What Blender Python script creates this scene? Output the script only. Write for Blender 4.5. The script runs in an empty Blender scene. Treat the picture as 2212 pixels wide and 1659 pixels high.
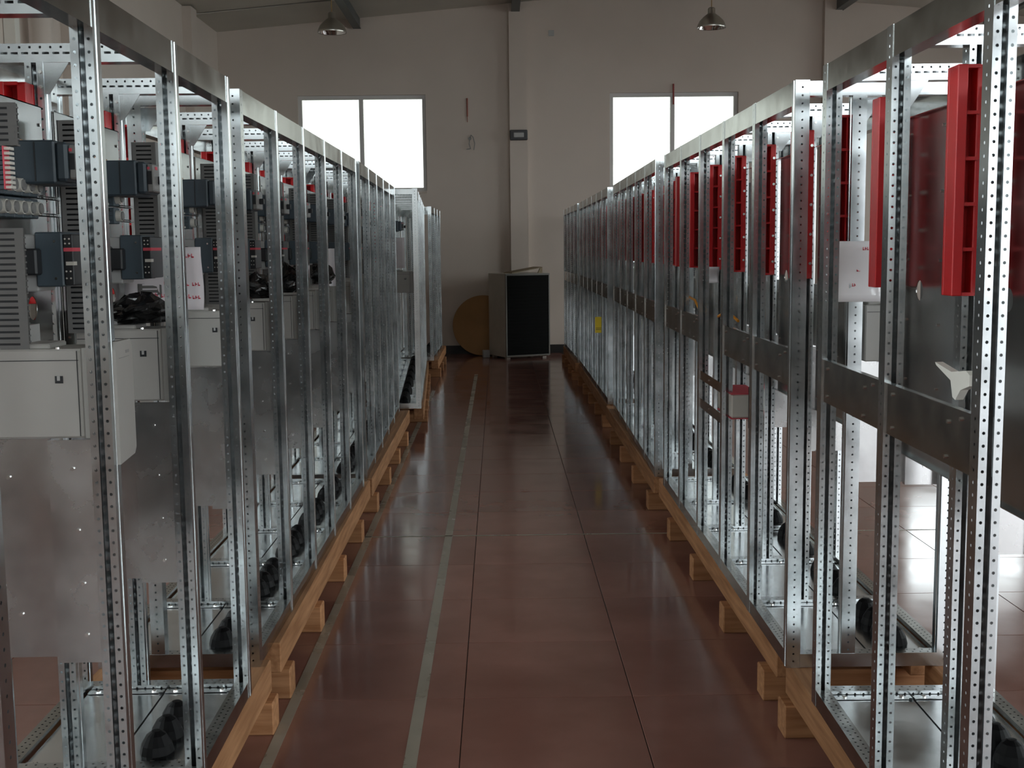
import bpy, math, random
from math import sin, cos, pi
from mathutils import Matrix, Vector
random.seed(7)
S = bpy.context.scene
COL = S.collection

# ------------------------------------------------------------------ camera
F, PITCH, YAW, ROLL, CAMH = 2568.0, .1144, .0106, -.0109, 1.607
cy, sy, cp, sp, cr, sr = cos(YAW), sin(YAW), cos(PITCH), sin(PITCH), cos(ROLL), sin(ROLL)
r0 = Vector((cy, -sy, 0)); fw = Vector((cp*sy, cp*cy, -sp)); u0 = Vector((sp*sy, sp*cy, cp))
rt = cr*r0 + sr*u0; up = cr*u0 - sr*r0
cam = bpy.data.cameras.new('camera'); cam.sensor_width = 36; cam.lens = F/2212*36
cam.clip_start = .02; cam.clip_end = 200
co = bpy.data.objects.new('camera', cam); COL.objects.link(co); S.camera = co
M = Matrix((rt, up, -fw)).transposed().to_4x4(); M.translation = (0, 0, CAMH); co.matrix_world = M

# ------------------------------------------------------------------ world: flat overcast daylight
W = bpy.data.worlds.new('overcast'); S.world = W; W.use_nodes = True
bg = W.node_tree.nodes['Background']; bg.inputs[0].default_value = (.91, .96, 1, 1); bg.inputs[1].default_value = 3.0
S.view_settings.view_transform = 'Standard'; S.view_settings.look = 'None'
S.view_settings.gamma = 1; S.view_settings.use_curve_mapping = False
S.view_settings.exposure = 1.38
PORTALS = []
def portal(cx, cy_, cz, w, h, rot):
    l = bpy.data.lights.new('window_daylight', 'AREA'); l.shape = 'RECTANGLE'; l.size = w; l.size_y = h
    l.cycles.is_portal = True
    o = bpy.data.objects.new('window_daylight', l); COL.objects.link(o); o.location = (cx, cy_, cz); o.rotation_euler = rot

# room constants
XL, XR, YB, YF = -4.11, 9.3, 18.08, -9.0
RIDGE, EAVE = 5.40, 4.81
WZ0, WZ1 = 2.46, 3.88
BACKW = [(-2.955, -1.05), (1.695, 3.618), (6.33, 8.25)]
ADDED_REARW = [(-3.9, -2.5), (.5, 1.5), (2.0, 4.85)]  # unseen rear windows, assumed and placed for the reflections in the metal
ADDED_DOOR = (5.3, 8.9)  # unseen rear door, added so the post faces reflect bright
RZ1 = 4.7
ADDED_LEFTW = [(-8.8, -6.1), (-5.95, -3.2), (-2.2, .2), (1.2, 3.6), (4.6, 7.0)]  # unseen left windows, added to light the hall
ADDED_RIGHTW = [(-8.5, -5.6), (-4.8, -1.8), (-1.0, 2.0), (2.8, 5.8), (6.6, 9.6), (10.4, 13.4), (14.2, 17.2)]  # unseen right windows, added for more light indoors
SZ0, SZ1 = 1.05, 4.2
for a, b in BACKW: portal((a+b)/2, YB+.16, (WZ0+WZ1)/2, b-a, WZ1-WZ0, (-pi/2, 0, 0))
for a, b in ADDED_REARW: portal((a+b)/2, YF-.16, (WZ0+RZ1)/2, b-a, RZ1-WZ0, (pi/2, 0, 0))
portal((ADDED_DOOR[0]+ADDED_DOOR[1])/2, YF-.16, RZ1/2, ADDED_DOOR[1]-ADDED_DOOR[0], RZ1, (pi/2, 0, 0))
for a, b in ADDED_LEFTW: portal(XL-.16, (a+b)/2, (SZ0+SZ1)/2, SZ1-SZ0, b-a, (0, -pi/2, 0))
for a, b in ADDED_RIGHTW: portal(XR+.16, (a+b)/2, (SZ0+SZ1)/2, SZ1-SZ0, b-a, (0, pi/2, 0))

# ------------------------------------------------------------------ materials
def mat(name, col, rough=.5, metal=0., spec=.5, **k):
    m = bpy.data.materials.new(name); m.use_nodes = True
    b = m.node_tree.nodes['Principled BSDF']
    b.inputs['Base Color'].default_value = (*col, 1); b.inputs['Roughness'].default_value = rough
    b.inputs['Metallic'].default_value = metal; b.inputs['Specular IOR Level'].default_value = spec
    for a, v in k.items(): b.inputs[a].default_value = v
    return m
def nd(m, t, **k):
    n = m.node_tree.nodes.new(t)
    for a, v in k.items(): setattr(n, a, v)
    return n
def lk(m, a, b): m.node_tree.links.new(a, b)
def ramp(m, fac, stops):
    r = nd(m, 'ShaderNodeValToRGB'); e = r.color_ramp.elements
    while len(e) < len(stops): e.new(.5)
    for x, (p, c) in zip(e, stops): x.position = p; x.color = (*c, 1) if len(c) == 3 else c
    lk(m, fac, r.inputs[0]); return r
def noisy(m, c1, c2, scale=6, detail=4, stretch=(1, 1, 1), lo=.35, hi=.65, rough=None, bump=0, bscale=None, coords='Object', rnd=0):
    b = m.node_tree.nodes['Principled BSDF']
    tc = nd(m, 'ShaderNodeTexCoord'); mp = nd(m, 'ShaderNodeMapping'); mp.inputs['Scale'].default_value = stretch
    lk(m, tc.outputs[coords], mp.inputs[0])
    src = mp.outputs[0]
    if rnd:
        oi = nd(m, 'ShaderNodeObjectInfo'); ad = nd(m, 'ShaderNodeVectorMath', operation='MULTIPLY_ADD')
        cb = nd(m, 'ShaderNodeCombineXYZ'); [lk(m, oi.outputs['Random'], cb.inputs[i]) for i in range(3)]
        lk(m, cb.outputs[0], ad.inputs[0]); ad.inputs[1].default_value = (37, 53, 71); lk(m, src, ad.inputs[2]); src = ad.outputs[0]
    n = nd(m, 'ShaderNodeTexNoise'); n.inputs['Scale'].default_value = scale; n.inputs['Detail'].default_value = detail
    lk(m, src, n.inputs['Vector'])
    r = ramp(m, n.outputs[0], [(lo, c1), (hi, c2)]); out = r.outputs[0]
    if rnd:
        oi2 = nd(m, 'ShaderNodeObjectInfo'); mr = nd(m, 'ShaderNodeMapRange'); mr.inputs[3].default_value = 1-rnd; mr.inputs[4].default_value = 1+rnd
        lk(m, oi2.outputs['Random'], mr.inputs[0]); vm = nd(m, 'ShaderNodeVectorMath', operation='SCALE')
        lk(m, out, vm.inputs[0]); lk(m, mr.outputs[0], vm.inputs['Scale']); out = vm.outputs[0]
    lk(m, out, b.inputs['Base Color'])
    if rough:
        mr = nd(m, 'ShaderNodeMapRange'); mr.inputs[1].default_value = .3; mr.inputs[2].default_value = .7
        mr.inputs[3].default_value = rough[0]; mr.inputs[4].default_value = rough[1]
        lk(m, n.outputs[0], mr.inputs[0]); lk(m, mr.outputs[0], b.inputs['Roughness'])
    if bump:
        n2 = nd(m, 'ShaderNodeTexNoise'); n2.inputs['Scale'].default_value = bscale or scale*4; n2.inputs['Detail'].default_value = 3
        lk(m, src, n2.inputs['Vector'])
        bp = nd(m, 'ShaderNodeBump'); bp.inputs['Strength'].default_value = bump; bp.inputs['Distance'].default_value = .01
        lk(m, n2.outputs[0], bp.inputs['Height']); lk(m, bp.outputs[0], b.inputs['Normal'])
    return m

galv = noisy(mat('galvanized_profile', (.6, .62, .62), .3, 1), (.51, .54, .55), (.60, .63, .64), 12, 4, rough=(.19, .26), rnd=.05)
galv_sheet = noisy(mat('galvanized_sheet', (.6, .6, .6), .3, 1), (.38, .385, .38), (.47, .475, .465), 5, 7, rough=(.17, .27), bump=.03, bscale=4, rnd=.05)
part_m = noisy(mat('galvanized_partition_lit', (.6, .6, .6), .3, 1), (.52, .52, .52), (.62, .62, .615), 6, 7, rough=(.20, .32), bump=.02, bscale=4, rnd=.04)  # lighter copy of the sheet metal, bright floor reflection put into its colour
galv_floor = noisy(mat('galvanized_base_sheet', (.7, .7, .7), .2, 1), (.68, .71, .72), (.80, .83, .84), 7, 4, rough=(.14, .26), bump=.04, bscale=5, rnd=.03)
steel_dull = noisy(mat('galvanized_beam', (.5, .5, .5), .4, 1), (.34, .34, .325), (.46, .46, .44), 9, 7, rough=(.15, .24), rnd=.05)
zinc = mat('zinc_screw', (.8, .8, .78), .2, 1)
red = noisy(mat('red_polyester', (.6, .015, .02), .35), (.55, .010, .014), (.66, .018, .022), 5)
black_rub = mat('black_rubber', (.004, .004, .0045), .5, 0, .15)
black_pl = mat('black_plastic', (.018, .02, .023), .45)
blue_pl = noisy(mat('slate_blue_plastic', (.05, .075, .095), .45), (.045, .065, .082), (.06, .085, .105), 6)
grey_pl = noisy(mat('grey_plastic', (.24, .24, .235), .5), (.22, .22, .215), (.27, .27, .262), 8)
light_pl = mat('light_grey_plastic', (.42, .42, .41), .45)
white_pl = mat('white_knob_plastic', (.72, .70, .64), .4)
drive_pl = noisy(mat('drive_enclosure', (.52, .51, .48), .42), (.37, .36, .335), (.41, .40, .375), 3)
duct_pl = mat('wire_duct_grey', (.15, .15, .145), .5)
paper_m = mat('paper', (.80, .77, .80), .55)
redink = mat('red_ink', (.75, .10, .14), .6)
film = mat('clear_film', (.9, .88, .9), .08, 0, .6)
copper = mat('copper_tab', (.75, .42, .22), .3, 1)
plaster = noisy(mat('wall_plaster', (.6, .56, .51), .85, 0, .2), (.59, .515, .455), (.64, .56, .495), .7, 5, bump=.05, bscale=60)
ceil_m = noisy(mat('ceiling_sheet', (.5, .48, .43), .6, 0, .3), (.50, .48, .43), (.56, .535, .48), .8, 4)
purlin_m = mat('purlin_paint', (.10, .11, .11), .5)
base_m = mat('baseboard_dark', (.018, .018, .018), .5)
frame_m = mat('window_frame', (.62, .60, .58), .5)
joint_m = mat('floor_joint', (.035, .018, .015), .7)
line_m = noisy(mat('line_strip', (.45, .40, .33), .35), (.27, .235, .185), (.34, .30, .24), 5, 5, rough=(.2, .4))
tile_m = noisy(mat('floor_tile', (.2, .08, .06), .2), (.225, .102, .078), (.27, .126, .098), 3.2, 6, rough=(.09, .17), bump=.012, bscale=2.2, coords='Object', rnd=.05)
tile_m.node_tree.nodes['Principled BSDF'].inputs['Specular IOR Level'].default_value = .55
wood = noisy(mat('pine_wood', (.5, .3, .14), .6, 0, .3), (.29, .13, .055), (.50, .26, .125), 5, 7, stretch=(9, .7, 9), lo=.3, hi=.7, bump=.08, bscale=14, rnd=.16)
woodx = noisy(mat('pine_crosscut', (.5, .3, .14), .6, 0, .3), (.33, .145, .06), (.54, .28, .135), 5, 7, stretch=(.7, 9, 9), lo=.3, hi=.7, bump=.08, bscale=14, rnd=.14)
alu = mat('spun_aluminium', (.62, .60, .55), .3, 1)
alu_in = mat('bright_reflector', (.9, .9, .9), .08, 1)
brass = mat('lamp_cable', (.35, .22, .08), .5)
disc_m = noisy(mat('tan_laminate', (.33, .16, .04), .5), (.30, .145, .036), (.36, .175, .048), 3)
case_m = noisy(mat('grey_case', (.40, .37, .32), .5), (.38, .35, .30), (.44, .41, .355), 3)
mesh_m = mat('black_grille', (.006, .006, .0055), .75, 0, .1)
card_m = mat('cardboard', (.28, .22, .14), .8)
yellow_m = mat('yellow_tag', (.75, .55, .03), .5)
orange_m = mat('orange_strap', (.75, .30, .02), .5)
ground_m = mat('yard_concrete', (.3, .3, .29), .9)
def make_glass(name, tint):
  g = bpy.data.materials.new(name); g.use_nodes = True
  nt = g.node_tree; nt.nodes.clear()
  o_ = nt.nodes.new('ShaderNodeOutputMaterial'); mx = nt.nodes.new('ShaderNodeMixShader'); tr = nt.nodes.new('ShaderNodeBsdfTransparent')
  gl = nt.nodes.new('ShaderNodeBsdfGlossy'); fr = nt.nodes.new('ShaderNodeFresnel'); gl.inputs['Roughness'].default_value = .02
  tr.inputs[0].default_value = (*tint, 1)
  nt.links.new(fr.outputs[0], mx.inputs[0]); nt.links.new(tr.outputs[0], mx.inputs[1]); nt.links.new(gl.outputs[0], mx.inputs[2]); nt.links.new(mx.outputs[0], o_.inputs[0])
  return g
glass = make_glass('window_glass', (.95, .97, .96)); glass_b = make_glass('dimming_tint_glass', (.46, .47, .44))  # second glass: tint added to dim the back windows and their reflections
bagm = noisy(mat('black_bag_film', (.012, .012, .012), .16, 0, .6), (.008, .008, .009), (.03, .03, .03), 14, bump=.4, bscale=18)

# ------------------------------------------------------------------ mesh helpers
class MB:
    def __init__(s): s.v = []; s.f = []; s.m = []
    def add(s, vs, fs, mi=0):
        n = len(s.v); s.v += [tuple(map(float, v)) for v in vs]; s.f += [tuple(i+n for i in f) for f in fs]; s.m += [mi]*len(fs); return s
    def box(s, x0, x1, y0, y1, z0, z1, mi=0):
        return s.add([(x0, y0, z0), (x1, y0, z0), (x1, y1, z0), (x0, y1, z0), (x0, y0, z1), (x1, y0, z1), (x1, y1, z1), (x0, y1, z1)],
                     [(0, 3, 2, 1), (4, 5, 6, 7), (0, 1, 5, 4), (1, 2, 6, 5), (2, 3, 7, 6), (3, 0, 4, 7)], mi)
    def cbox(s, x0, x1, y0, y1, z0, z1, c=.003, mi=0):
        # box with all vertical and horizontal edges chamfered
        X, Y, Z = (x0, x1), (y0, y1), (z0, z1); vs = []; idx = {}
        for i in (0, 1):
            for j in (0, 1):
                for k in (0, 1):
                    sx, sy_, sz = (1, -1)[i], (1, -1)[j], (1, -1)[k]
                    for a in range(3):
                        p = [X[i]+sx*c, Y[j]+sy_*c, Z[k]+sz*c]; p[a] = (X[i], Y[j], Z[k])[a]
                        idx[i, j, k, a] = len(vs); vs.append(p)
        fs = []
        for i in (0, 1):
            fs.append([idx[i, 0, 0, 0], idx[i, 0, 1, 0], idx[i, 1, 1, 0], idx[i, 1, 0, 0]])
            fs.append([idx[0, i, 0, 1], idx[1, i, 0, 1], idx[1, i, 1, 1], idx[0, i, 1, 1]])
            fs.append([idx[0, 0, i, 2], idx[0, 1, i, 2], idx[1, 1, i, 2], idx[1, 0, i, 2]])
        for j in (0, 1):
            for k in (0, 1):
                fs.append([idx[0, j, k, 1], idx[1, j, k, 1], idx[1, j, k, 2], idx[0, j, k, 2]])
                fs.append([idx[j, 0, k, 0], idx[j, 1, k, 0], idx[j, 1, k, 2], idx[j, 0, k, 2]])
                fs.append([idx[j, k, 0, 0], idx[j, k, 1, 0], idx[j, k, 1, 1], idx[j, k, 0, 1]])
        for i in (0, 1):
            for j in (0, 1):
                for k in (0, 1): fs.append([idx[i, j, k, 0], idx[i, j, k, 1], idx[i, j, k, 2]])
        return s.add(vs, fs, mi)
    def cyl(s, p0, p1, r, r1=None, n=12, mi=0, cap=True):
        p0, p1 = Vector(p0), Vector(p1); d = (p1-p0).normalized(); a = d.orthogonal().normalized(); b = d.cross(a); r1 = r if r1 is None else r1
        vs = [p0+(a*cos(2*pi*i/n)+b*sin(2*pi*i/n))*r for i in range(n)]+[p1+(a*cos(2*pi*i/n)+b*sin(2*pi*i/n))*r1 for i in range(n)]
        fs = [(i, (i+1) % n, n+(i+1) % n, n+i) for i in range(n)]
        if cap: fs += [tuple(range(n))[::-1], tuple(range(n, 2*n))]
        return s.add(vs, fs, mi)
    def lathe(s, prof, n=20, c=(0, 0), mi=0):
        vs = [(c[0]+r*cos(2*pi*i/n), c[1]+r*sin(2*pi*i/n), z) for r, z in prof for i in range(n)]
        fs = [(k*n+i, k*n+(i+1) % n, (k+1)*n+(i+1) % n, (k+1)*n+i) for k in range(len(prof)-1) for i in range(n)]
        return s.add(vs, fs, mi)
    def prism(s, pts, a0, a1, axis='y', mi=0):
        n = len(pts)
        def P(p, t): return {'y': (p[0], t, p[1]), 'x': (t, p[0], p[1]), 'z': (p[0], p[1], t)}[axis]
        vs = [P(p, a0) for p in pts]+[P(p, a1) for p in pts]
        return s.add(vs, [tuple(range(n))[::-1], tuple(range(n, 2*n))]+[(i, (i+1) % n, n+(i+1) % n, n+i) for i in range(n)], mi)
    def perf(s, o, A, B, la, lb, rows, mi=0):
        """sheet at o, length la along A, width lb along B; rows (b_centre, pitch, start, half_a, half_b, round)"""
        o, A, B = Vector(o), Vector(A).normalized(), Vector(B).normalized()
        P = lambda a, b: tuple(o+A*a+B*b)
        rows = sorted(rows); edges = [0]
        for (c, p, st, ha, hb, rd), nx in zip(rows, rows[1:]+[None]):
            lo = max(c-hb-.0028, 0); hi = min(c+hb+.0028, lb)
            if lo > edges[-1]+1e-6: s.add([P(0, edges[-1]), P(la, edges[-1]), P(la, lo), P(0, lo)], [(0, 1, 2, 3)], mi)
            n = int((la-st*2)/p+1e-6)+1; off = (la-(n-1)*p)/2; a = 0
            for i in range(n):
                ca = off+i*p; a0 = ca-p/2; a1 = ca+p/2
                if i == 0 and a0 > a: s.add([P(a, lo), P(a0, lo), P(a0, hi), P(a, hi)], [(0, 1, 2, 3)], mi)
                a0 = max(a0, 0); a1 = min(a1, la)
                co_ = [P(a0, lo), P(a1, lo), P(a1, hi), P(a0, hi)]
                if rd:
                    h = [P(ca+ha*cos(t), c+hb*sin(t)) for t in [pi*(1.125+.25*k) for k in range(8)]]
                    s.add(co_+h, [(0, 4, 11), (0, 1, 5, 4), (1, 6, 5), (1, 2, 7, 6), (2, 8, 7), (2, 3, 9, 8), (3, 10, 9), (3, 0, 11, 10)], mi)
                else:
                    h = [P(ca-ha, c-hb), P(ca+ha, c-hb), P(ca+ha, c+hb), P(ca-ha, c+hb)]
                    s.add(co_+h, [(0, 1, 5, 4), (1, 2, 6, 5), (2, 3, 7, 6), (3, 0, 4, 7)], mi)
                a = a1
            if a < la-1e-6: s.add([P(a, lo), P(la, lo), P(la, hi), P(a, hi)], [(0, 1, 2, 3)], mi)
            edges.append(hi)
        if edges[-1] < lb-1e-6: s.add([P(0, edges[-1]), P(la, edges[-1]), P(la, lb), P(0, lb)], [(0, 1, 2, 3)], mi)
        return s
    def data(s, name, mats, smooth=False):
        me = bpy.data.meshes.new(name); me.from_pydata(s.v, [], s.f)
        for m in (mats if isinstance(mats, (list, tuple)) else [mats]): me.materials.append(m)
        me.polygons.foreach_set('material_index', s.m)
        if smooth: me.polygons.foreach_set('use_smooth', [True]*len(s.f))
        me.update(); return me
def put(name, me, parent=None, loc=(0, 0, 0), rz=0, label=None, rot=None):
    o = bpy.data.objects.new(name, me); COL.objects.link(o); o.location = loc
    o.rotation_euler = rot or (0, 0, rz)
    if parent: o.parent = parent
    if label: o['label'] = label
    return o
def thing(name, label, cat, loc=(0, 0, 0), rz=0, group=None, me=None):
    o = put(name, me, None, loc, rz); o['label'] = label; o['category'] = cat
    if group: o['group'] = group
    return o
def struct(name, mb, m, smooth=False):
    o = put(name, mb.data(name, m, smooth) if mb else None); o['kind'] = 'structure'; return o

# ------------------------------------------------------------------ room shell
def wall_with_openings(name, fixed, a0, a1, ztop, wins, axis, out):
    WZ0, WZ1 = (SZ0, SZ1) if axis == 'x' else (globals()['WZ0'], RZ1 if out < 0 else globals()['WZ1'])
    """wall slab .2 thick; ztop(a) gives gable height; wins list of (a0,a1)"""
    mb = MB(); t0, t1 = sorted((fixed, fixed+out*.2))
    def seg(x0, x1, z0, z1=None):
        xs = [x0]+([2.6] if axis == 'y' and x0 < 2.6 < x1 and z1 is None else [])+[x1]
        for p, q in zip(xs, xs[1:]):
            zt0, zt1 = (z1, z1) if z1 is not None else (ztop(p), ztop(q))
            pts = [(p, z0), (q, z0), (q, zt1), (p, zt0)]
            mb.prism(pts, t0, t1, 'y' if axis == 'y' else 'x')
    x = a0
    for w in wins:
        w0, w1 = w[:2]
        seg(x, w0, 0); seg(w0, w1, WZ1); x = w1
        if len(w) == 2: seg(w0, w1, 0, WZ0)
    seg(x, a1, 0)
    return struct(name, mb, plaster)
gable = lambda x: RIDGE-(RIDGE-EAVE)/6.71*abs(x-2.6)
wb = wall_with_openings('wall_back', YB, XL-.2, XR+.2, gable, BACKW, 'y', 1)
wf = wall_with_openings('wall_front', YF, XL-.2, XR+.2, gable, ADDED_REARW+[ADDED_DOOR+('door',)], 'y', -1)
wl = wall_with_openings('wall_left', XL, YF, YB, lambda y: EAVE, ADDED_LEFTW, 'x', -1)
wr = wall_with_openings('wall_right', XR, YF, YB, lambda y: EAVE, ADDED_RIGHTW, 'x', 1)
# pilasters on the back wall and the left wall
for x0, x1 in ((.198, .463), (4.86, 5.12)):
    put('pilaster', MB().box(x0, x1, YB-.12, YB, 0, gable(x0)-.02).data('pilaster', plaster), wb)
put('pilaster', MB().box(XL, XL+.12, 16.1, 16.4, 0, EAVE-.01).data('pilaster', plaster), wl)
put('pilaster', MB().box(XL, XL+.12, 11.6, 11.9, 0, EAVE-.01).data('pilaster', plaster), wl)
# ceiling of long sheets, each sheet a part with a raised joint
cei = struct('ceiling', MB().prism([(XL-.2, EAVE+.06), (2.6, RIDGE+.07), (XR+.2, EAVE+.06), (XR+.2, EAVE+.16), (2.6, RIDGE+.17), (XL-.2, EAVE+.16)], YF, YB, 'y'), ceil_m)
yy = YB; k = 0
while yy > YF+.5:
    y1 = yy-1.42
    for xa, xb in ((XL, 2.6), (2.6, XR)):
        za, zb = gable(xa), gable(xb)
        m_ = MB().prism([(xa, za), (xb, zb), (xb, zb+.05), (xa, za+.05)], y1+.03, yy)
        m_.prism([(xa, za-.012), (xb, zb-.012), (xb, zb+.04), (xa, za+.04)], y1+.03, y1+.06)
        put('ceiling_sheet', m_.data('ceiling_sheet', ceil_m), cei)
    yy = y1
for i, (x, w) in enumerate(((-2.04, .09), (.30, .10), (2.45, .08), (2.80, .08), (5.08, .10), (7.3, .09))):
    zt = gable(x)
    struct('trim_%d' % (i+1), MB().box(x-w/2, x+w/2, YF+.01, YB-.005, zt-.15, zt-.004).box(x-w/2-.012, x+w/2+.012, YF+.01, YB-.005, zt-.152, zt-.146), purlin_m)
# baseboards
struct('baseboard_back', MB().box(XL, XR, YB-.018, YB, 0, .13), base_m)
struct('baseboard_left', MB().box(XL, XL+.018, YF, YB-.02, 0, .13), base_m)
struct('baseboard_right', MB().box(XR-.018, XR, YF, YB-.02, 0, .13), base_m)
# windows
wn = 0
def window(a0, a1, fixed, axis, out):
    global wn; wn += 1
    WZ0, WZ1 = (SZ0, SZ1) if axis == 'x' else (globals()['WZ0'], RZ1 if out < 0 else globals()['WZ1'])
    def bx(mb, p0, p1, d0, d1, z0, z1):
        d = sorted((fixed+out*d0, fixed+out*d1))
        if axis == 'y': mb.box(p0, p1, d[0], d[1], z0, z1)
        else: mb.box(d[0], d[1], p0, p1, z0, z1)
    mb = MB(); f = .055
    bx(mb, a0, a0+f, .05, .11, WZ0, WZ1); bx(mb, a1-f, a1, .05, .11, WZ0, WZ1)
    bx(mb, a0+f, a1-f, .05, .11, WZ1-f, WZ1); bx(mb, a0+f, a1-f, .05, .11, WZ0, WZ0+f)
    w = struct('window_%d' % wn, mb, frame_m)
    mid = (a0+a1)/2-.015
    m2 = MB(); bx(m2, mid-.03, mid+.03, .045, .115, WZ0+f, WZ1-f); put('mullion', m2.data('mullion', frame_m), w)
    m3 = MB(); bx(m3, a0-.0, a1+.0, -.03, .05, WZ0-.025, WZ0-.001); put('sill', m3.data('sill', plaster), w)
    for p, q in ((a0+f, mid-.03), (mid+.03, a1-f)):
        m4 = MB(); bx(m4, p, q, .078, .084, WZ0+f, WZ1-f); put('pane', m4.data('pane', glass_b if (axis == 'y' and out > 0 and a0 < 5) else glass), w)
for a, b in BACKW: window(a, b, YB, 'y', 1)
for a, b in ADDED_REARW: window(a, b, YF, 'y', -1)
for a, b in ADDED_LEFTW: window(a, b, XL, 'x', -1)
for a, b in ADDED_RIGHTW: window(a, b, XR, 'x', 1)
dj = MB()
for a in (ADDED_DOOR[0]-.02, ADDED_DOOR[1]-.04): dj.box(a, a+.06, YF-.21, YF+.03, 0, RZ1)
dj.box(ADDED_DOOR[0]+.04, ADDED_DOOR[1]-.04, YF-.21, YF+.03, RZ1-.06, RZ1)
struct('added_door_1', dj, frame_m)  # frame of the unseen door added for its light
struct('ground', MB().box(-60, 60, -60, 80, -.3, -.12), ground_m)

# floor: dark bed, tiles one by one where they can be told apart, the rest joined
flo = struct('floor', MB().box(XL-.2, XR+.2, YF, YB+.2, -.1, -.004), joint_m)
T = .605; X0, Y0 = -.14, 4.113
tile_me = MB().cbox(.0016, T-.0016, .0016, T-.0016, -.006, 0, .0012).data('tile', tile_m)
far_mb = MB(); cnt = 0
for i in range(-7, 17):
    for j in range(-22, 24):
        x, y = X0+i*T, Y0+j*T
        if x+T < XL or x > XR or y+T < YF or y > YB: continue
        xa, xb, ya, yb = max(x, XL-.1), min(x+T, XR+.1), max(y, YF), min(y+T, YB)
        if -4 <= i <= 5 and -3 <= j <= 22 and yb-ya > T-.01 and xb-xa > T-.01:
            put('tile', tile_me, flo, (x, y, 0)); cnt += 1
        else:
            far_mb.box(xa+.002, xb-.002, ya+.002, yb-.002, -.006, 0)
fo = put('tile_field', far_mb.data('tile_field', tile_m), flo); fo['kind'] = 'stuff'
def strip(x0, x1, y0, y1, nm='marking_line', z=.0012):
    n = max(1, round((y1-y0)/T)) if y1-y0 > x1-x0 else max(1, round((x1-x0)/T)); mb = MB()
    if y1-y0 > x1-x0:
        for k in range(n): mb.box(x0, x1, y0+(y1-y0)*k/n+.001, y0+(y1-y0)*(k+1)/n-.001, -.003, z)
    else: mb.box(x0, x1, y0, y1, -.003, z)
    return put(nm, mb.data(nm, line_m), flo)
strip(-.316, -.274, -5, 15.1); strip(-.765, -.727, -5, 13.4); strip(-3.9, 6, 6.535, 6.549, 'grout_line', .0012)
strip(2.95, 2.992, -5, 15.1)

# ------------------------------------------------------------------ frame profiles
H = 1.895; s = .045; D = .54
def profile(L, slots=False):
    """C section standing along z, slot facing -y"""
    mb = MB(); R = .0033; Z = (0, 0, 1); n = (.025, .012, R, R, True)
    row = lambda c: (c,)+n
    mb.perf((0, s, 0), Z, (1, 0, 0), L, s, [row(s/2)])
    mb.perf((0, 0, 0), Z, (0, 1, 0), L, s, [row(s/2)])
    mb.add([(s, 0, 0), (s, s, 0), (s, s, L), (s, 0, L)], [(0, 1, 2, 3)])
    mb.add([(s+.0015, .019, 0), (s+.0015, .026, 0), (s+.0015, .026, L), (s+.0015, .019, L), (s, .0175, 0), (s, .0275, 0), (s, .0275, L), (s, .0175, L)], [(0, 1, 2, 3), (4, 0, 3, 7), (1, 5, 6, 2)])
    mb.perf((0, 0, 0), Z, (1, 0, 0), L, .0165, [row(.0085)])
    mb.perf((.0285, 0, 0), Z, (1, 0, 0), L, .0165, [row(.008)])
    mb.add([(.0165, 0, 0), (.0165, .007, 0), (.0165, .007, L), (.0165, 0, L)], [(0, 1, 2, 3)])
    mb.add([(.0285, 0, 0), (.0285, .007, 0), (.0285, .007, L), (.0285, 0, L)], [(0, 1, 2, 3)])
    c = .0035   # folded end caps
    mb.add([(0, 0, L), (s, 0, L), (s, s, L), (0, s, L)], [(0, 1, 2, 3)])
    return mb
def rail(L):
    """cross rail along x, face -y with a hole row and a row of dashes"""
    mb = MB(); X = (1, 0, 0); Z = (0, 0, 1); R = .0033
    mb.perf((0, 0, 0), X, Z, L, s, [(.022, .025, .012, .0085, .0028, False), (.036, .025, .0245, R, R, True)])
    mb.add([(0, 0, 0), (L, 0, 0), (L, s, 0), (0, s, 0)], [(0, 1, 2, 3)])
    mb.add([(0, s, 0), (L, s, 0), (L, s, s), (0, s, s)], [(0, 1, 2, 3)])
    mb.perf((0, 0, s), X, (0, 1, 0), L, s, [(.012, .025, .012, R, R, True), (.033, .025, .0245, R, R, True)])
    return mb
post_me = profile(H).data('post', galv)
mid_me = profile(H-2*s).data('divider_post', galv)
rail_me = rail(D-2*s+.002).data('cross_rail', galv)
SEC = .6
def ybeam(h, z0, L, top):
    """outer rail along y; x=0 is the outer face, body towards -x"""
    mb = MB(); t = .002
    mb.box(-t-.0015, -.0015, 0, L, z0, z0+h)
    mb.box(-.044, -t-.0015, 0, L, z0, z0+t)
    if top:
        mb.box(-.044, -t-.0015, 0, L, z0+h-t, z0+h)
    else:
        mb.perf((-.044, 0, z0+h), (0, 1, 0), (1, 0, 0), L, .0405, [(.012, .025, .012, .0033, .0033, True), (.029, .025, .0245, .0033, .0033, True)])
        mb.add([(-.044, 0, z0), (-.044, L, z0), (-.044, L, z0+h), (-.044, 0, z0+h)], [(0, 1, 2, 3)])
    return mb
topb_me = ybeam(.074, 1.820, SEC-s, True).data('top_rail', steel_dull)
botb_me = ybeam(.05, 0, SEC-s, False).data('base_rail', steel_dull)
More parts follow.
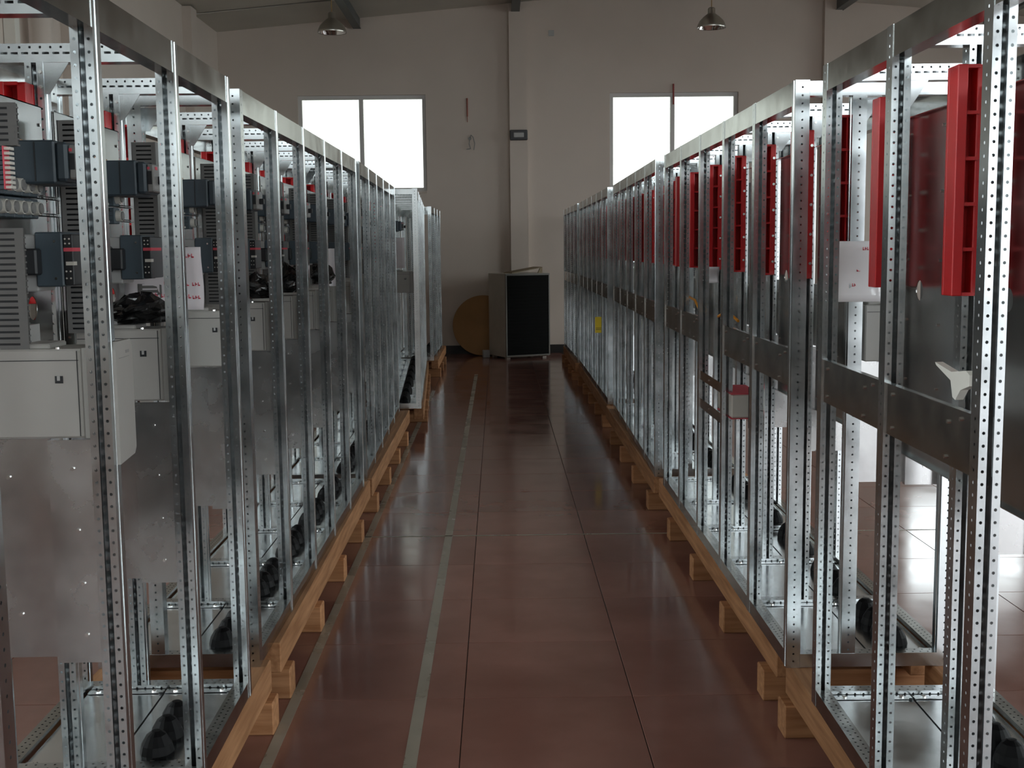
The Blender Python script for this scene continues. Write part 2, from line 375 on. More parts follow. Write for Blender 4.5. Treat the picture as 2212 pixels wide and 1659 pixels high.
# base sheets
def base_sheet(x0, x1):
    mb = MB(); L = SEC-s
    mb.box(x0, x1, .004, L-.004, .030, .032)
    for y in (.004, L-.004-.03):                        # turned-up rims at both ends
        mb.box(x0, x1, y, y+.03, .034, .0355)
    for x in (x0+.03, (x0+x1)/2, x1-.03):
        for y in (.019, L-.019): mb.lathe([(.0075, .0355), (.0075, .039), (.004, .041), (0.0005, .041)], 8, (x, y), 1)
    mb.cyl((x1-.006, L-.035, .031), (x1-.006, L-.035, .0362), .006, n=8, mi=2)
    if x0 < .1: mb.box(x1-.004, x1+.012, .004, L-.004, .0265, .0285, 2)  # black strip put under the gap between sheets to darken it like shade
    return mb
bs1 = base_sheet(.052, .283).data('base_sheet', [galv_floor, zinc, black_pl]); bs2 = base_sheet(.289, .492).data('base_sheet', [galv_floor, zinc, black_pl])
cone_mb = MB(); n = 16
prof = [(.046, 0), (.047, .012), (.041, .035), (.026, .060), (.012, .070), (.0005, .071)]
for k in range(len(prof)-1):
    for i in range(n):
        q = lambda kk, ii: ((prof[kk][0]*(1-.035*(ii % 2)))*cos(2*pi*ii/n), (prof[kk][0]*(1-.035*(ii % 2)))*sin(2*pi*ii/n), prof[kk][1])
        cone_mb.add([q(k, i), q(k, i+1), q(k+1, i+1), q(k+1, i)], [(0, 1, 2, 3)])
cone_me = cone_mb.data('cable_cone', black_rub)
# corner gusset (triangle with folded flange and two screws), local: corner at (0,0) top
gus_mb = MB().prism([(0, 0), (.062, 0), (.012, -.075), (0, -.075)], .0, .0022)
gus_mb.box(-.014, 0, -.0022, 0, -.075, 0)
for z in (-.022, -.058): gus_mb.cyl((-.007, -.0022, z), (-.007, -.006, z), .0045, n=8, mi=1)
gus_me = gus_mb.data('gusset', [galv, zinc])
# partition sheet at a boundary
def partition(z0, z1):
    mb = MB(); mb.box(.392, .4975, -.006, -.004, z0, z1); mb.box(.3905, .392, -.006, .018, z0, z1)
    mb.box(.205, .3905, .016, .018, z0+.006, z1)
    for x, z in ((.44, z1-.06), (.445, z1-.19), (.45, z0+.17), (.452, z0+.06), (.3, z1-.08), (.31, z0+.1)):
        y = -.006 if x > .39 else .016
        mb.cyl((x, y, z), (x, y-.004, z), .0042, n=8, mi=1)
    return mb.data('partition_sheet', [part_m, zinc])
partL = partition(.530, 1.003); partR = partition(.60, 1.003)
# mounting plate with a round cable hole
def mount_plate():
    mb = MB(); z0, z1, L, vc, wc, r = .785, 1.735, .515, .395, 1.256, .028
    n = 24; a, b = vc-.06, vc+.06; c, d = wc-.06, wc+.06
    for x in (.226, .2285):
        for (p, q, u_, v_) in ((0, L, z0, c), (0, L, d, z1), (0, a, c, d), (b, L, c, d)):
            mb.add([(x, p, u_), (x, q, u_), (x, q, v_), (x, p, v_)], [(0, 1, 2, 3)])
        ring = [(x, vc+r*cos(2*pi*i/n), wc+r*sin(2*pi*i/n)) for i in range(n)]
        outer = []
        for i in range(n):
            t = 2*pi*i/n; m_ = .06/max(abs(cos(t)), abs(sin(t))); outer.append((x, vc+m_*cos(t), wc+m_*sin(t)))
        mb.add(ring+outer, [(i, (i+1) % n, n+(i+1) % n, n+i) for i in range(n)])
    mb.cyl((.226, vc, wc), (.2285, vc, wc), r, n=24, cap=False)
    for (p, q, u_, v_) in ((0, L, z1-.0025, z1), (0, L, z0, z0+.0025)): mb.box(.212, .2285, p, q, u_, v_)
    for z in (.83, 1.0, 1.17, 1.34, 1.52, 1.69):
        for y in (.03, .24, L-.02): mb.cyl((.2285, y, z), (.232, y, z), .004, n=6, mi=1); mb.cyl((.226, y, z), (.222, y, z), .004, n=6, mi=1)
    return mb.data('mounting_plate', [galv_sheet, zinc])
plate_me = mount_plate()
# red ladder-shaped busbar holder: runs up the divider post, rungs with screws
rh = MB(); hz0, hz1 = 1.262, 1.792; hx0, hx1, hy0, hy1 = .135, .207, -.068, 0
rh.cbox(hx0, hx1, hy1-.012, hy1, hz0, hz1, .0015); rh.cbox(hx0, hx0+.024, hy0, hy1-.012, hz0, hz1, .002); rh.cbox(hx1-.022, hx1, hy0+.012, hy1-.012, hz0, hz1, .002)
for k in range(6):
    z = hz0+(hz1-hz0-.008)*k/5; rh.box(hx0+.02, hx1-.018, hy0+.004, hy1-.01, z, z+.008)
for k in range(5):
    z = hz0+.055+k*.105; rh.cyl((hx1-.01, hy0+.013, z), (hx1-.01, hy0+.004, z), .0055, n=8, mi=1)
red_me = rh.data('busbar_holder', [red, zinc])
# rear cross plate (right-hand banks): sheet strip between posts with folded edge and screws
cpb = MB().box(.004, .006, -.03, SEC-s+.0, .930, 1.052)
cpb.box(.006, .02, -.03, SEC-s, .930, .932).box(.006, .02, -.03, SEC-s, 1.050, 1.052)
for y, z in ((-.015, 1.03), (-.015, .95), (.06, 1.035), (.13, 1.02), (.14, .945), (.5, 1.03), (.5, .95)): cpb.cyl((.004, y, z), (.0, y, z), .0045, n=8, mi=1)
cross_me = cpb.data('cross_plate', [steel_dull, zinc])
c2 = MB().box(.004, .006, -.03, SEC-s, .760, .802).box(.006, .02, -.03, SEC-s, .760, .762).box(.004, .006, -.03, SEC-s, .628, .672).box(.006, .02, -.03, SEC-s, .628, .630)
for z in (.78, .65):
    for y in (.0, .3): c2.cyl((.004, y, z), (.0, y, z), .0045, n=8, mi=1)
cross2_me = c2.data('cross_plate', [steel_dull, zinc])

# ---- equipment meshes (local to a section: y from its near boundary, z from frame base)
dv = MB()
dv.cbox(.250, .470, .006, .135, 1.006, 1.190, .004)                    # body
dv.box(.256, .462, .0045, .0065, 1.166, 1.1675, 1)                    # seam
dv.box(.4585, .460, .0045, .0065, 1.01, 1.186, 1)
dv.cbox(.262, .40, .02, .12, 1.188, 1.200, .003)
for q in (.30, .42): dv.lathe([(.005, 1.1895), (.005, 1.194), (.0005, 1.195)], 8, (q, .012), 2)
drive_me = dv.data('drive_unit', [drive_pl, black_pl, zinc])
dc = MB(); pts = [(.470, 1.006), (.487, 1.006), (.494, 1.014), (.494, 1.184), (.486, 1.192), (.470, 1.192)]
dc.prism(pts, .004, .137); drivec_me = dc.data('front_cover', drive_pl)
dt = MB().box(.258, .345, .05, .12, 1.199, 1.236).box(.262, .338, .048, .05, 1.204, 1.232, 1); drivet_me = dt.data('terminal_cover', [light_pl, grey_pl])
dl = MB().box(.413, .429, .0045, .0065, 1.120, 1.135, 0).box(.4175, .4235, .0036, .0046, 1.1255, 1.135, 1)
op = MB().prism([(0, 1.02), (.0, 1.19), (.012, 1.205), (.10, 1.205), (.112, 1.19), (.112, .975), (.10, .962), (.0, .955)], .536, .548, 'x')
op.box(.5478, .5484, .02, .09, 1.17, 1.1712, 1).box(.5478, .5484, .065, .09, 1.178, 1.184, 1); opcover_me = op.data('open_cover', [drive_pl, grey_pl]); dlogo_me = dl.data('vent_slot', [black_pl, light_pl])
# moulded case breaker
mc = MB(); mc.cbox(.2365, .275, .205, .335, 1.538, 1.622, .003, 1); mc.cbox(.275, .375, .20, .34, 1.535, 1.628, .004, 0)
mc.cbox(.375, .400, .203, .337, 1.540, 1.624, .006, 0); mc.box(.331, .334, .1985, .342, 1.54, 1.624, 1)
for z in (1.56, 1.60):
    for x in (.245, .258): mc.cyl((x, .205, z), (x, .2035, z), .003, n=6, mi=2)
mccb_me = mc.data('circuit_breaker', [blue_pl, black_pl, zinc])
mf = MB().cbox(.400, .418, .215, .325, 1.545, 1.618, .003, 0).box(.4015, .413, .2138, .2152, 1.565, 1.60, 1).box(.418, .4192, .23, .25, 1.604, 1.612, 2).cbox(.418, .436, .255, .275, 1.566, 1.588, .002, 1).box(.4015, .408, .2135, .2152, 1.604, 1.611, 2)
mccbf_me = mf.data('breaker_front', [grey_pl, black_pl, redink])
mt = MB()
for y in (.225, .27, .315): mt.box(.236, .262, y-.009, y+.009, 1.626, 1.640, 0)
mccbt_me = mt.data('terminal_tab', copper)
# motor starter with round white knob
st = MB().cbox(.228, .284, .27, .315, -.022, .022, .002, 0)
for z in (-.012, .0, .012): st.box(.236, .278, .2685, .2702, z-.0007, z+.0007, 1)
st.box(.262, .270, .2675, .2702, -.019, -.013, 2).box(.268, .272, .2675, .2702, .012, .018, 1).cyl((.248, .2702, .006), (.248, .267, .006), .003, n=8, mi=3)
starter_me = st.data('motor_starter', [blue_pl, black_pl, white_pl, zinc])
kn = MB(); n = 18
kn.cyl((.284, .29, 0), (.298, .29, 0), .0155, .0145, n=n, mi=0); kn.cyl((.298, .29, 0), (.302, .29, 0), .0125, .0115, n=n, mi=1)
knob_me = kn.data('knob', [white_pl, grey_pl])
# thin perforated support rail running off behind the starters
sr_ = MB().perf((.262, .32, 0), (0, 1, 0), (0, 0, 1), .20, .008, [(.004, .012, .006, .004, .0014, False)]).box(.256, .262, .32, .52, 0, .0015)
srail_me = sr_.data('support_rail', galv)
# contactor with relay and red band
ct = MB().cbox(.2505, .345, .185, .29, 1.302, 1.425, .003, 0)
ct.cbox(.345, .404, .175, .30, 1.312, 1.430, .003, 1)
for z in (1.33, 1.41): ct.cyl((.388, .175, z), (.388, .173, z), .003, n=6, mi=2)
contactor_me = ct.data('contactor', [light_pl, blue_pl, zinc])
cf = MB().cbox(.404, .425, .18, .295, 1.315, 1.425, .002, 0).box(.405, .4255, .1788, .2, 1.388, 1.396, 1).box(.409, .4258, .1785, .2, 1.358, 1.366, 2).box(.4248, .426, .18, .28, 1.388, 1.396, 1)
for z in (1.33, 1.345, 1.405, 1.415):
    for x in (.409, .418): cf.cyl((x, .18, z), (x, .1785, z), .002, n=6, mi=2)
contf_me = cf.data('contactor_front', [black_pl, redink, white_pl])
rl = MB().cbox(.262, .325, .135, .185, 1.332, 1.402, .006, 0).cbox(.325, .36, .14, .175, 1.338, 1.395, .004, 0).box(.30, .328, .1345, .1355, 1.366, 1.370, 1)
for z in (1.348, 1.356, 1.378, 1.388): rl.box(.272, .298, .1340, .1352, z, z+.003, 2)
relay_me = rl.data('auxiliary_relay', [black_pl, white_pl, grey_pl])
# slotted wire ducts
def duct(x0, x1, y0, y1, z0, z1, name='wire_duct', opn=False):
    mb = MB(); hw = (x1-x0)*.36
    mb.perf((x0, y0, z0), (0, 0, 1), (1, 0, 0), z1-z0, x1-x0-.006, [((x1-x0)*.5, .0125, .007, .0022, hw*.86, False)])
    mb.perf((x0, y1, z0), (0, 0, 1), (1, 0, 0), z1-z0, x1-x0-.006, [((x1-x0)*.5, .0125, .007, .0022, hw*.86, False)])
    if opn:
        k = 0
        while z0+k*.0125+.009 < z1: mb.box(x1-.006, x1-.004, y0, y1, z0+k*.0125, z0+k*.0125+.0035); k += 1
        mb.box(x1-.006, x1, y0, y0+.0015, z0, z1)
    else: mb.box(x1-.006, x1, y0-.002, y1+.002, z0, z1)
    mb.box(x0, x0+.002, y0, y1, z0, z1)
    mb.add([(x0+.004, (y0+y1)/2-.01, z0), (x1-.008, (y0+y1)/2-.01, z0), (x1-.008, (y0+y1)/2-.01, z1), (x0+.004, (y0+y1)/2-.01, z1)], [(0, 1, 2, 3)], 1)
    return mb.data(name, [duct_pl, black_pl])
ductA_me = duct(.27, .362, .012, .036, 1.015, 1.436, opn=True); ductC_me = duct(.27, .362, .012, .036, 1.60, 1.685, opn=True); ductB_me = duct(.275, .345, .485, .535, 1.19, 1.70)
tb = MB()
for k in range(9):
    z = 1.512+k*.0095; tb.cbox(.30, .345, -.02, .008, z, z+.0085, .001, 0); tb.box(.345, .357, -.018, .004, z+.0015, z+.007, 1)
tb.box(.3435, .3455, -.022, .008, 1.512, 1.597, 2)
term_me = tb.data('terminal_strip', [blue_pl, white_pl, redink])

FR = {}
def bank(key, x_out, y0, first, last, slope, side, label, group, equip, cross=(), cones=4):
    """sections first..last-1 along y; side L: x_out is the front face (u=.54), side R: x_out is the rear face (u=0)"""
    root = thing('switchgear_frame', label, 'metal frame', (0, 0, 0), 0, group)
    rz = -math.atan(slope/.6*1.0) if False else -math.atan(slope)
    ox = -D if side == 'L' else 0
    root.location = (x_out, y0, .2207); root.rotation_euler = (0, 0, rz)
    P = lambda nm, me, u=0, v=0, w=0, r=0: put(nm, me, root, (ox+u, v, w), r)
    for b in range(first, last+1):
        v = b*SEC; near = (b == first)
        # posts stand at v-s .. v ; near end post turned so its slot faces into the bank
        for u in (0, D-s):
            if near: P('post', post_me, u+s, v, 0, pi)
            else: P('post', post_me, u, v-s, 0)
        if near: P('divider_post', mid_me, .180+s, v, s, pi)
        else: P('divider_post', mid_me, .180, v-s, s)
        for w in (1.846, .002):
            if near: P('cross_rail', rail_me, D-s+.001, v-.001, w, pi)
            else: P('cross_rail', rail_me, s-.001, v-s+.001, w)
        gy = v-s-.001 if not near else v+.003
        P('gusset', gus_me, .226, gy, 1.845)
        if near and last-first > 4: P('busbar_holder', red_me, -.005, v+.072)
        if b == last: break
        for nm, me in (('top_rail', topb_me), ('base_rail', botb_me)):
            P(nm, me, D, v, 0)
            P(nm, me, 0, v+SEC-s, 0, pi)
        P('base_sheet', bs1, 0, v); P('base_sheet', bs2, 0, v)
        e = equip.get(b, equip.get('*', ''))
        if e == '-': continue
        nc = cones
        for k in range(nc): P('cable_cone', cone_me, .39, v+.07+k*.105, .032)
        if e == '=': continue
        if 'n' not in e: P('partition_sheet', partL if side == 'L' else partR, 0, v+.008)
        P('mounting_plate', plate_me, 0, v+.002)
        P('busbar_holder', red_me, -.005, v+SEC-s-.001)
        if b in cross: P('cross_plate', cross_me, 0, v)
        if 'D' in e:
            d = P('drive_unit', drive_me, 0, v)
            put('front_cover', drivec_me, d); put('terminal_cover', drivet_me, d); put('vent_slot', dlogo_me, d)
        if 'B' in e:
            d = P('circuit_breaker', mccb_me, -.008, v); put('breaker_front', mccbf_me, d); put('terminal_tab', mccbt_me, d)
        if 'M' in e:
            for k in range(6 if 't' in e else 1):
                for z in (1.532, 1.484):
                    d = P('motor_starter', starter_me, 0, v-.0465*k, z); put('knob', knob_me, d)
            for z in (1.510, 1.470): P('support_rail', srail_me, 0, v, z)
        if 'C' in e:
            d = P('contactor', contactor_me, -.022, v); put('contactor_front', contf_me, d); put('auxiliary_relay', relay_me, d)
        if 'a' in e: P('wire_duct', ductA_me, 0, v); P('wire_duct', ductC_me, 0, v)
        if 'b' in e: P('wire_duct', ductB_me, 0, v)
        if 'o' in e: P('open_cover', opcover_me, 0, v-.025)
        if 't' in e: P('terminal_strip', term_me, 0, v)
        if 'x' in e: P('cross_plate', cross2_me, 0, v)
    FR[key] = root
    return root
GL, GR = 'switchgear frames with white drives along the aisle', 'switchgear frames with open backs along the aisle'
bank('L1', -.7925, 3.623, -3, 0, -.0091, 'L', 'frame bank with a slotted grey duct and white drives, cut by the photo edge', GL,
     {'*': 'DBMCb', -2: 'DBMCabto', -3: '-'}, cones=3)
bank('L2', -.8126, 3.901, 0, 5, .0032, 'L', 'galvanized frame bank behind the slotted-duct one, white note and dark bags inside', GL, {'*': 'DBMCb', 2: 'DBMCb'})
bank('L3', -.8032, 7.079, 0, 5, -.0179, 'L', 'third galvanized frame bank along, in the row holding white drives', GL, {'*': 'DBMCb'})
bank('L4', -.6844, 10.32, 0, 7, -.048, 'L', 'galvanized frame bank jutting into the aisle past its row, black cones on its floor', GL, {0: 'DBMCn', '*': '='})
bank('L5', -.8089, 14.748, 0, 3, .0099, 'L', 'short galvanized frame bank next to the back wall beside the tan disc', GL, {'*': '='})
bank('R1', .9412, 3.487, -3, 0, .0184, 'R', 'galvanized open-backed frame bank with bright posts and tall red holders, cut by the photo edge', GR, {'*': 'Db', -3: '-'}, cross=(-1, -2), cones=3)
bank('R2', .9336, 3.818, 0, 5, .0048, 'R', 'open-backed galvanized frame bank behind the red-holder one, small white device low inside', GR, {'*': 'Db', 2: 'Dbx'}, cross=(0, 1, 3, 4))
bank('R3', .9328, 7.102, 0, 5, .0135, 'R', 'third open-backed galvanized frame bank along, below the bright window', GR, {'*': 'Db'}, cross=(0, 1, 2, 3, 4))
bank('R4', .955, 10.45, 0, 6, .0, 'R', 'open-backed galvanized frame bank carrying the yellow tag', GR, {'*': 'D'}, cross=(0, 1, 2, 3, 4, 5))
bank('R5', .945, 14.25, 0, 4, -.012, 'R', 'last open-backed galvanized frame bank, ending near the back wall', GR, {'*': 'D'}, cross=(0, 1, 2, 3))
# small white device clamped between the two low cross plates of R2
r2 = FR['R2']
wd = MB().cbox(.03, .15, 1.10, 1.42, .665, .765, .006, 0).box(.028, .152, 1.10, 1.42, .765, .769, 1).box(.028, .152, 1.10, 1.42, .661, .665, 1)
wd.cbox(.10, .14, 1.0, 1.1, .62, .80, .004, 2)
for y in (1.16, 1.22, 1.28, 1.34): wd.box(.029, .031, y, y+.004, .67, .76, 2)
put('current_transformer', wd.data('current_transformer', [white_pl, redink, black_pl]), r2, label='white device with thin red edges')

# ------------------------------------------------------------------ pallets
def pallet(x0, x1, ys, y0, y1, label, group, h=.11, rz=0):
    t = thing('pallet', label, 'pallet', ((x0+x1)/2, (y0+y1)/2, 0), rz, group)
    px, py = (x0+x1)/2, (y0+y1)/2; hw = (x1-x0)/2
    lb = MB().cbox(-.045, .045, y0-py, y1-py, h, .2200, .004).data('long_beam', wood)
    put('long_beam', lb, t, (-hw+.075, 0, 0)); put('long_beam', lb, t, (hw-.07, 0, 0))
    cb = MB()
    cb.cbox(-hw, hw, 0, .10, 0, h, .004)
    cme = cb.data('cross_beam', woodx)
    for y in ys: put('cross_beam', cme, t, (0, y-py, 0))
GP = 'pine pallets under the frames'
pallet(-1.385, -.765, (1.95, 2.35, 3.05, 3.81), 1.80, 3.93, 'pine pallet under the frames with the slotted grey duct', GP)
pallet(-1.39, -.764, (4.133, 4.879, 5.643, 6.408), 4.10, 7.08, 'pine pallet whose wide beam end sticks out beside the pale floor strip', GP)
pallet(-1.40, -.755, (7.16, 8.01, 8.80, 9.6), 7.12, 10.2, 'pine pallet under the third bank in the row with white drives', GP)
pallet(-1.35, -.745, (10.95, 11.7, 12.5, 13.3, 14.1), 10.36, 14.6, 'pine pallet jutting into the aisle before the tan disc', GP, rz=.048)
pallet(-1.39, -.735, (14.86, 15.6, 16.4), 14.8, 17.0, 'short pine pallet ending beside the tan disc', GP)
pallet(.918, 1.53, (1.75, 2.2, 2.96, 3.72), 1.66, 3.84, 'pine pallet under the frames with tall red holders', GP)
pallet(.920, 1.53, (4.048, 4.792, 5.575, 6.357), 3.98, 7.02, 'pine pallet whose wide beam end meets the dark tiles, behind the red-holder frames', GP)
pallet(.90, 1.53, (7.133, 7.951, 8.75, 9.55), 7.09, 10.3, 'pine pallet under the third open-backed bank', GP)
pallet(.915, 1.55, (10.5, 11.3, 12.1, 12.9, 13.7), 10.42, 14.1, 'pine pallet under the bank with the yellow tag', GP)
pallet(.88, 1.50, (14.3, 15.1, 15.9, 16.5), 14.2, 16.75, 'last pine pallet in the row of open-backed frames, near the back wall', GP)

# ------------------------------------------------------------------ loose things
def sheet(name, label, cat, x0, x1, z0, z1, y, film_on=False, curl=.01, tilt=0, marks=()):
    n = 8; m = 8; mb = MB(); c = Vector(((x0+x1)/2, y, z0))
    V = []
    for j in range(m+1):
        for i in range(n+1):
            a, b = i/n, j/m
            V.append(((a-.5)*(x1-x0), curl*sin(a*pi*1.3+b*2)+.012*sin(b*5.), b*(z1-z0)))
    mb.add(V, [(j*(n+1)+i, j*(n+1)+i+1, (j+1)*(n+1)+i+1, (j+1)*(n+1)+i) for j in range(m) for i in range(n)])
    me = mb.data(name, film if film_on else paper_m, True)
    o = thing(name, label, cat, tuple(c), tilt, None, me)
    mod = o.modifiers.new('thickness', 'SOLIDIFY'); mod.thickness = .0012
    mk = MB()
    for (a, b, w, h) in marks:
        X = (a-.5)*(x1-x0); Z_ = b*(z1-z0); Y_ = curl*sin(a*pi*1.3+b*2)+.012*sin(b*5.)-.0022
        for q in range(3):
            xx = X+q*w/3; mk.box(xx, xx+w/4.2, Y_-.0004, Y_, Z_+(q % 2)*h*.3, Z_+h*.35+(q % 2)*h*.3)
            mk.box(xx, xx+.0022, Y_-.0004, Y_, Z_, Z_+h)
    if marks: put('handwriting', mk.data('handwriting', redink), o)
    return o
mk = [(.12, .80, .028, .011), (.58, .82, .03, .012), (.80, .83, .03, .012), (.52, .58, .02, .014), (.68, .57, .022, .01), (.50, .40, .025, .01), (.70, .38, .03, .01), (.86, .38, .025, .01), (.3, .22, .03, .01), (.46, .20, .025, .01), (.72, .18, .03, .012), (.86, .17, .025, .01), (.06, .12, .012, .02)]
sheet('paper_sheet', 'white sheet with red handwriting hanging behind the blue-grey contactor', 'paper', -1.095, -.862, 1.436, 1.618, 3.492, marks=mk, curl=.004)
sheet('paper_sheet', 'glossy film-covered sheet with red handwriting beside the red holders', 'paper', 1.02, 1.225, 1.424, 1.615, 3.755, True, marks=[(.1, .8, .03, .01), (.6, .85, .02, .01), (.1, .5, .03, .012), (.55, .5, .025, .012), (.12, .22, .025, .02), (.5, .25, .02, .01), (.8, .7, .02, .01)])
sheet('paper_sheet', 'pinkish sheet far down the row of white drives, under a breaker', 'paper', -1.155, -.955, 1.306, 1.612, 7.02, marks=[(.2, .7, .03, .012), (.5, .4, .03, .012)])
sheet('paper_sheet', 'sheet hanging at the front of the jutting bank with black cones', 'paper', -.965, -.80, 1.44, 1.70, 10.262, marks=[(.3, .6, .03, .012)])
sheet('paper_sheet', 'small pale label under a red holder in the open-backed row', 'label', 1.02, 1.10, 1.42, 1.50, 5.94)
# black bags on the drives
def bag(label, loc, sx, sy_, sz, seed):
    rnd = random.Random(seed); mb = MB(); n, m = 22, 12; V = []
    amp = [[rnd.uniform(.72, 1.18) for _ in range(n)] for _ in range(m+1)]
    for j in range(m+1):
        t = j/m; prof_ = sin(pi*min(1, .12+.88*t))**.55 if t < 1 else 0
        for i in range(n):
            a = 2*pi*i/n; r_ = (prof_*amp[j][i] if 0 < j < m else (.8 if j == 0 else .03))
            V.append((sx*r_*cos(a), sy_*r_*sin(a), sz*(t*(.72+.28*rnd.random()) + .18*t*sin(a*2+seed)) if j else 0))
    mb.add(V, [(j*n+i, j*n+(i+1) % n, (j+1)*n+(i+1) % n, (j+1)*n+i) for j in range(m) for i in range(n)]+[tuple(range(n))[::-1]])
    return thing('plastic_bag', label, 'bag', loc, 0, None, mb.data('plastic_bag', bagm, False))
bag('crumpled shiny black plastic bag lying on a white drive beside the note', (-.935, 3.125, 1.424), .09, .085, .075, 3)
bag('crumpled dark bag on a drive behind the doubled end post', (-.93, 4.60, 1.424), .075, .08, .10, 5)
bag('glossy dark bag on the drive past the doubled end post', (-.93, 5.20, 1.424), .075, .08, .12, 9)
bag('small black bag lying on a drive beneath the pinkish sheet', (-.94, 6.40, 1.424), .06, .08, .12, 12)
bag('clear grey film bundle resting on the plate by the open-backed drive', (1.22, 3.60, 1.30), .001, .001, .001, 4) if False else None

# white clip lying on the cross plate
cl = MB().prism([(-.055, .0), (-.02, -.012), (.0, -.035), (.012, -.03), (.022, .004), (.085, .030), (.09, .036), (.02, .022), (-.04, .030), (-.055, .022)], -.009, .009)
cl.prism([(-.035, .006), (-.018, .0), (-.012, .012), (-.03, .02)], -.0098, -.0088, mi=1)
o = thing('plastic_clip', 'white hooked plastic clip resting on the dark cross plate', 'clip', (.955, 2.44, 1.317), pi*.54, None, cl.data('plastic_clip', [white_pl, black_pl]))
# yellow tag and orange straps on the open-backed row
yt = MB().cbox(-.034, .034, -.0015, .0015, 0, .155, .0005).box(-.027, .027, -.0022, -.0013, .03, .034, 1).box(-.027, .027, -.0022, -.0013, .045, .049, 1)
thing('warning_tag', 'yellow tag on the aisle side of a distant open-backed frame', 'tag', (.975, 11.6025, .768), 0, None, yt.data('warning_tag', [yellow_m, black_pl]))
def strap(label, pts):
    mb = MB()
    for a, b in zip(pts, pts[1:]): mb.cyl(a, b, .006, n=8)
    thing('cable_strap', label, 'strap', (0, 0, 0), 0, None, mb.data('cable_strap', orange_m))
strap('orange cable strap drooping over the second mid-height cross plate run', [(1.00, 5.9, 1.285), (1.0, 6.05, 1.33), (1.0, 6.25, 1.34), (1.0, 6.4, 1.29)])
strap('orange cable strap lying higher, one section closer than the other strap', [(1.02, 5.05, 1.285), (1.0, 5.2, 1.32), (1.0, 5.4, 1.285)])

# pendant lamps
def lamp(x, y, zb, ztop, label):
    t = thing('pendant_lamp', label, 'lamp', (x, y, zb), 0, 'high-bay pendant lamps')
    sh = MB().lathe([(.175, 0), (.178, .012), (.172, .03), (.145, .085), (.095, .135), (.055, .165), (.045, .175), (.045, .23), (.03, .245), (.0005, .25)], 32)
    put('lamp_shade', sh.data('lamp_shade', alu, True), t)
    inn = MB().lathe([(.172, .004), (.160, .035), (.135, .08), (.09, .125), (.04, .155), (.0005, .158)], 32)
    put('reflector', inn.data('reflector', alu_in, True), t)
    bl = MB().lathe([(.0005, .035), (.018, .040), (.034, .065), (.034, .095), (.018, .13), (.018, .15)], 16)
    put('bulb', bl.data('bulb', white_pl, True), t)
    put('cable', MB().cyl((0, 0, .25), (0, 0, ztop-zb), .006, n=8).data('cable', brass), t)
    return t
lamp(-2.00, 15.0, 4.245, gable(-2.0)-.15, 'conical aluminium pendant lamp beside the dark roof purlin')
lamp(2.66, 15.0, 4.262, gable(2.66)-.02, 'conical aluminium pendant lamp above the window behind the open-backed frames')

# round tan disc leaning on the wall, tall grey case with black grille, board on top
dm = MB().cyl((0, 0, 0), (0, .018, 0), .455, n=64).cyl((0, -.004, 0), (0, 0, 0), .452, .455, n=64, mi=0)
d = thing('round_board', 'round tan board leaning on the back wall beside the grey case', 'board', (-.235, 17.80, .452), 0, None, dm.data('round_board', disc_m))
d.rotation_euler = (-.19, 0, 0)
cs = thing('metal_case', 'tall grey metal case with a black grille door, standing by the back wall', 'case', (.105, 17.02, 0), math.radians(24), None)
Wc, Dc, Hc = .70, .62, 1.235
put('body', MB().cbox(0, Wc, .02, Dc, .03, Hc, .006).box(.03, .09, .06, .12, 0, .03).box(Wc-.09, Wc-.03, .06, .12, 0, .03).box(.03, .09, Dc-.1, Dc-.04, 0, .03).box(Wc-.09, Wc-.03, Dc-.1, Dc-.04, 0, .03).data('body', case_m), cs)
dr = MB().box(0, .018, -.004, .02, .04, Hc-.005, 1).box(Wc-.018, Wc, -.004, .02, .04, Hc-.005, 1).box(.018, Wc-.018, -.004, .02, Hc-.03, Hc-.005, 1).box(.018, Wc-.018, -.004, .02, .04, .06, 1)
dr.box(.018, Wc-.018, .006, .02, .06, Hc-.03, 0)
put('door_frame', dr.data('door_frame', [mesh_m, mat('door_edge', (.16, .15, .13), .5)]), cs)
gr = MB()
for i in range(24): z = .075+i*.0475; gr.box(.02, Wc-.02, -.001, .006, z, z+.03)
put('grille', gr.data('grille', mesh_m), cs)
bd = MB().prism([(0, 0), (.46, .075), (.47, .088), (0, .012)], 0, .35)
bd.prism([(.40, -.0), (.47, .0), (.47, .088), (.44, .08)], .0, .02)
o = thing('flat_board', 'thin board propped at a slant on top of the grey case', 'board', (.20, 17.14, Hc), math.radians(20), None, bd.data('flat_board', card_m))
# small grey block at the foot of the disc
thing('wood_offcut', 'small pale block on the floor between the tan board and the grey case', 'offcut', (-.19, 17.45, 0), .2, None, MB().cbox(-.05, .05, -.04, .04, 0, .11, .006).data('wood_offcut', light_pl))

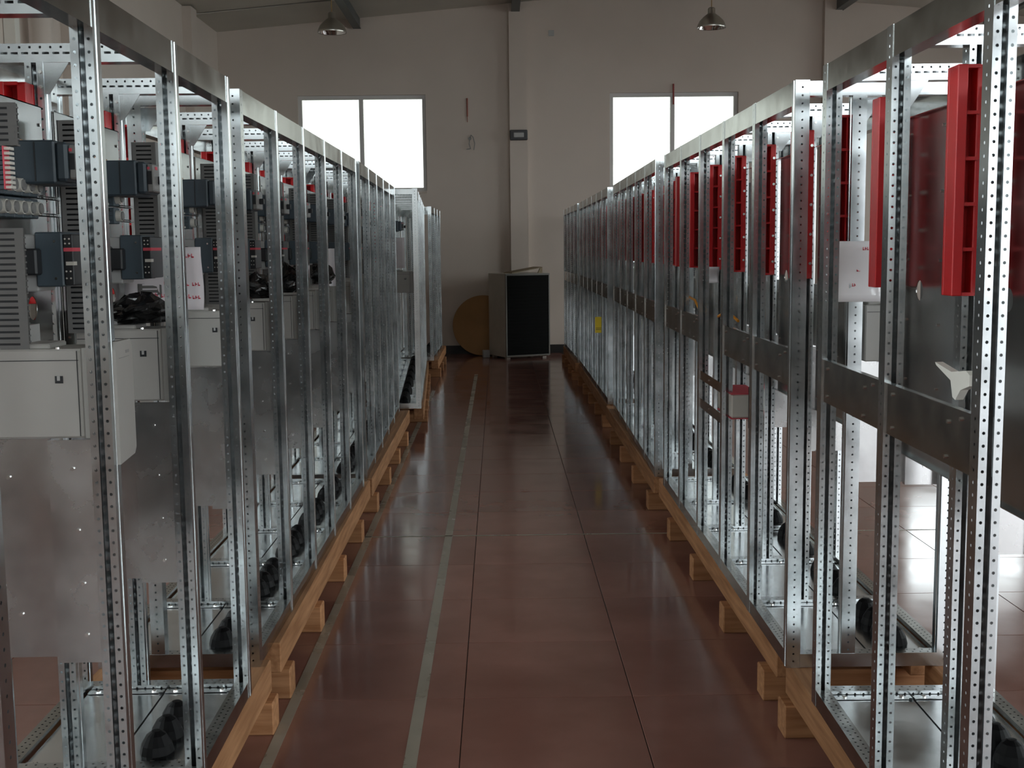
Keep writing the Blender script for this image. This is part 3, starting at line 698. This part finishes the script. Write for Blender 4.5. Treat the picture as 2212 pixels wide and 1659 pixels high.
# fittings on the back wall
em = thing('emergency_light', 'dark rectangular fitting with a pale lens on the wall pilaster', 'light fitting', (.33, YB-.12, 3.185), 0, None)
put('housing', MB().cbox(-.132, .132, -.06, 0, 0, .15, .012).data('housing', mat('dark_housing', (.05, .05, .055), .5)), em)
put('lens', MB().cbox(-.075, .075, -.068, -.055, .04, .11, .006).data('lens', light_pl), em)
thing('junction_cover', 'small square blank cover high on the back wall near the pilaster', 'cover', (.83, YB, 4.71), 0, None, MB().cbox(-.042, .042, -.012, 0, 0, .085, .004).data('junction_cover', light_pl))
thing('conduit_stub', 'thin red-brown conduit stub on the wall above loose wires', 'conduit', (-.43, YB, 3.55), 0, None, MB().cyl((0, -.012, 0), (0, -.012, .27), .011, n=8).cyl((0, -.012, -.08), (0, -.012, 0), .005, n=8).data('conduit_stub', mat('rust_conduit', (.30, .10, .07), .6)))
thing('conduit_stub', 'thin red conduit running down over the head of the window', 'conduit', (2.645, YB, 3.70), 0, None, MB().cyl((0, -.014, 0), (0, -.014, .30), .013, n=8).data('conduit_stub', mat('red_conduit', (.34, .07, .06), .6)))
wr_ = MB(); pts = [(0, 0, 0), (.02, -.03, .05), (.05, -.02, .02), (.075, -.04, -.08), (.06, -.02, -.17)]
for a, b in zip(pts, pts[1:]): wr_.cyl(a, b, .006, n=6)
pts = [(0, 0, 0), (-.01, -.03, -.08), (.01, -.02, -.15), (-.05, -.03, -.16)]
for a, b in zip(pts, pts[1:]): wr_.cyl(a, b, .006, n=6)
wr_.cyl((0, -.012, .0), (0, 0, 0), .025, n=10)
thing('wire_end', 'loose grey wire ends hanging from a hole in the back wall', 'wire', (-.40, YB, 3.23), 0, None, wr_.data('wire_end', grey_pl))
# pipes on the left wall
thing('downpipe', 'square white pipe on the wall behind the white drives', 'pipe', (XL, 10.3, 0), 0, None, MB().box(.005, .10, -.05, .05, .14, EAVE-.02).data('downpipe', white_pl))
thing('round_pipe', 'thick round grey pipe beside the square white pipe', 'pipe', (XL, 10.72, 0), 0, None, MB().cyl((.14, 0, .01), (.14, 0, EAVE-.02), .10, n=24).data('round_pipe', plaster, True))
